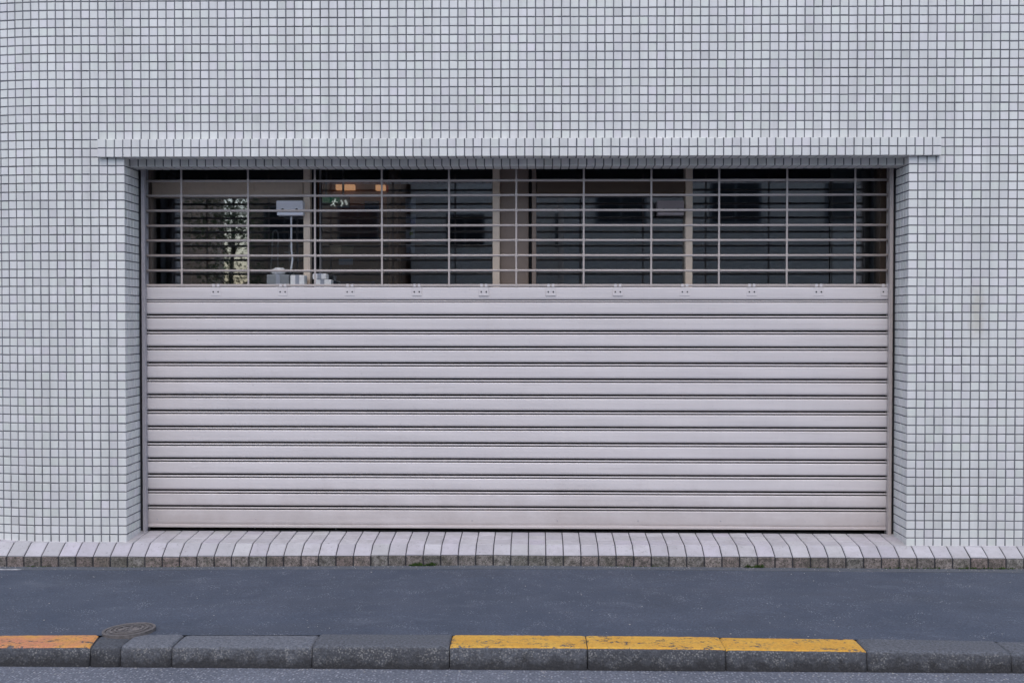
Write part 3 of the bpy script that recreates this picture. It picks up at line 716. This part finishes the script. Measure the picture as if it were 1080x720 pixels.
# moss and grit along the foot of the step
ms = MB(); rnd = random.Random(11)
for x0, x1, n, h in ((428, 462, 170, .024), (784, 808, 110, .022), (1000, 1076, 150, .015), (120, 200, 45, .009), (640, 700, 30, .008), (920, 1000, 80, .012), (20, 60, 30, .010), (850, 880, 20, .01)):
    for k in range(n):
        X = at(min(x1+8, max(x0-8, rnd.gauss((x0+x1)/2+rnd.choice((-.28, -.1, .12, .3))*(x1-x0), (x1-x0)*.06))), 597, -.118).x; hk = .35+.65*abs(math.sin(X*37)); q = Vector((X, -.1175-abs(rnd.gauss(0, .006)), dip(X)+.001))
        d = Vector((rnd.gauss(0, .7), -abs(rnd.gauss(0, .5)), 1)).normalized(); w = Vector((1, rnd.gauss(0, .5), 0)).normalized()*rnd.uniform(.002, .004); L = h*hk*rnd.uniform(.4, 1.2)
        ms.face([q-w*.5, q+w*.5, q+d*L*.6+w, q+d*L, q+d*L*.6-w])
tag(ms.build('moss', M['moss']), 'sparse green moss in the joint between step and pavement', 'moss', kind='stuff')
gr = MB()
for k in range(420):
    X = rnd.uniform(-3, 3); Y = -.12-abs(rnd.gauss(0, .03)) if rnd.random() < .6 else rnd.uniform(-1.5, -.15)
    t = (-.108-Y)/(1.416); s_ = rnd.uniform(.0012, .0038); z = dip(X)*(1-t)+kz(X)*t+.0005
    bm = bmesh.new(); bmesh.ops.create_icosphere(bm, subdivisions=1, radius=s_)
    for v in bm.verts: v.co = Vector((v.co.x*rnd.uniform(.8, 1.5)+X, v.co.y+Y, v.co.z*.6+z))
    gr.take(bm)
for k in range(160):
    X = rnd.uniform(-3, 3); Y = KF-.02-abs(rnd.gauss(0, .05)); s_ = rnd.uniform(.0015, .0045)
    bm = bmesh.new(); bmesh.ops.create_icosphere(bm, subdivisions=1, radius=s_)
    for v in bm.verts: v.co = Vector((v.co.x*rnd.uniform(.8, 1.5)+X, v.co.y+Y, v.co.z*.6+ZR+.001))
    gr.take(bm)
tag(gr.build('grit', M['grit']), 'scattered pale grit on the pavement and along the kerb foot', 'grit', kind='stuff')

# ------------------------------------------------------------------ street opposite (seen only as reflections), buildings added to darken glass and right side
def opposite(x0, x1, y, h, mat, label, cols_, rows_):
    o = thing('added_opposite_building', ((x0+x1)/2, y, -.11), label, 'building')
    b = MB(); b.box((x0, y-8, -.15), (x1, y, h)); b.build('wall', M[mat], o)
    w = MB(); fr = MB()
    for i in range(cols_):
        for j in range(rows_):
            cx = x0+(x1-x0)*(i+.5)/cols_; cz = 1.7+2.9*j
            w = MB(); w.box((cx-.7, y+.002, cz-.6), (cx+.7, y+.05, cz+.6)); f = w.build('window', M['iron'], o)
            
            for u in (-.63, .03): g_ = MB(); g_.box((cx+u, y+.05, cz-.53), (cx+u+.6, y+.058, cz+.53)); g_.build('pane', M['dark'], f)
opposite(-34, -12.3, -30, 9.5, 'brickB', 'pale grey block building, added out of view across the street to darken the reflections', 7, 3)
opposite(-9.6, -4.6, -31, 9.0, 'brickC', 'narrow brown block building, added out of view across the street for its reflection', 2, 3)
opposite(-4.4, 3.5, -34, 10.5, 'brickB', 'pale slim building, added out of view beside the brown one to close a bright gap in the reflections', 2, 3)
opposite(.9, 26, -24, 8.0, 'brickA', 'tan brick building, added out of view across the street to dim the right side', 8, 2)
tx, ty = -9.2, -27.5
te = thing('street_tree', (tx, ty, -.11), 'slender leafy street tree in the gap between buildings across the street', 'tree')
b = MB(); b.tube([(tx, ty, -.15), (tx+.05, ty, 1.2), (tx-.04, ty+.03, 2.6), (tx+.06, ty, 4.2), (tx, ty, 6.0)], [.11, .09, .075, .05, .02], 10)
lf = MB(); rnd = random.Random(5)
for k in range(26):
    a = rnd.uniform(0, 6.28); z0 = rnd.uniform(1.7, 5.4); e = Vector((tx+math.cos(a)*rnd.uniform(.5, 1.1), ty+math.sin(a)*rnd.uniform(.5, 1.1), z0+rnd.uniform(.3, 1.2)))
    b.tube([(tx, ty, z0), (Vector((tx, ty, z0))+e)*.5+Vector((0, 0, .1)), e], [.03, .02, .008], 6)
    for j in range(130):
        q = e+Vector((rnd.gauss(0, .30), rnd.gauss(0, .30), rnd.gauss(0, .28))); d = Vector((rnd.gauss(0, 1), rnd.gauss(0, 1), rnd.gauss(-.2, .8))).normalized(); w = d.orthogonal().normalized()*.035; L = rnd.uniform(.08, .15)
        lf.face([q, q+d*L*.5+w, q+d*L, q+d*L*.5-w])
b.build('trunk', M['stem'], te); lf.build('crown', M['leaf'], te)

# ------------------------------------------------------------------ light: bright overcast from the left front
AZ, EL = R(3), R(55)
sd_ = Vector((-math.sin(AZ)*math.cos(EL), -math.cos(AZ)*math.cos(EL), math.sin(EL)))
sun = bpy.data.lights.new('sun', 'SUN'); sun.energy = .5; sun.angle = R(65); sun.color = (1, .96, .91)
so = bpy.data.objects.new('sun', sun); COL.objects.link(so); so.rotation_euler = sd_.to_track_quat('Z', 'Y').to_euler(); so.location = (-6, -8, 12)
W = bpy.data.worlds.new('World'); S.world = W; W.use_nodes = True
wn = W.node_tree; bg = wn.nodes['Background']; sky = wn.nodes.new('ShaderNodeTexSky'); sky.sky_type = 'NISHITA'
sky.sun_disc = False; sky.sun_elevation = EL; sky.sun_rotation = math.atan2(sd_.x, sd_.y); sky.dust_density = 2.0; sky.air_density = 1.0; sky.ozone_density = 1.0
wn.links.new(sky.outputs[0], bg.inputs[0]); bg.inputs[1].default_value = .15
S.view_settings.view_transform = 'Standard'; S.view_settings.look = 'None'; S.view_settings.exposure = 0.64; S.view_settings.gamma = 1; S.view_settings.use_curve_mapping = False
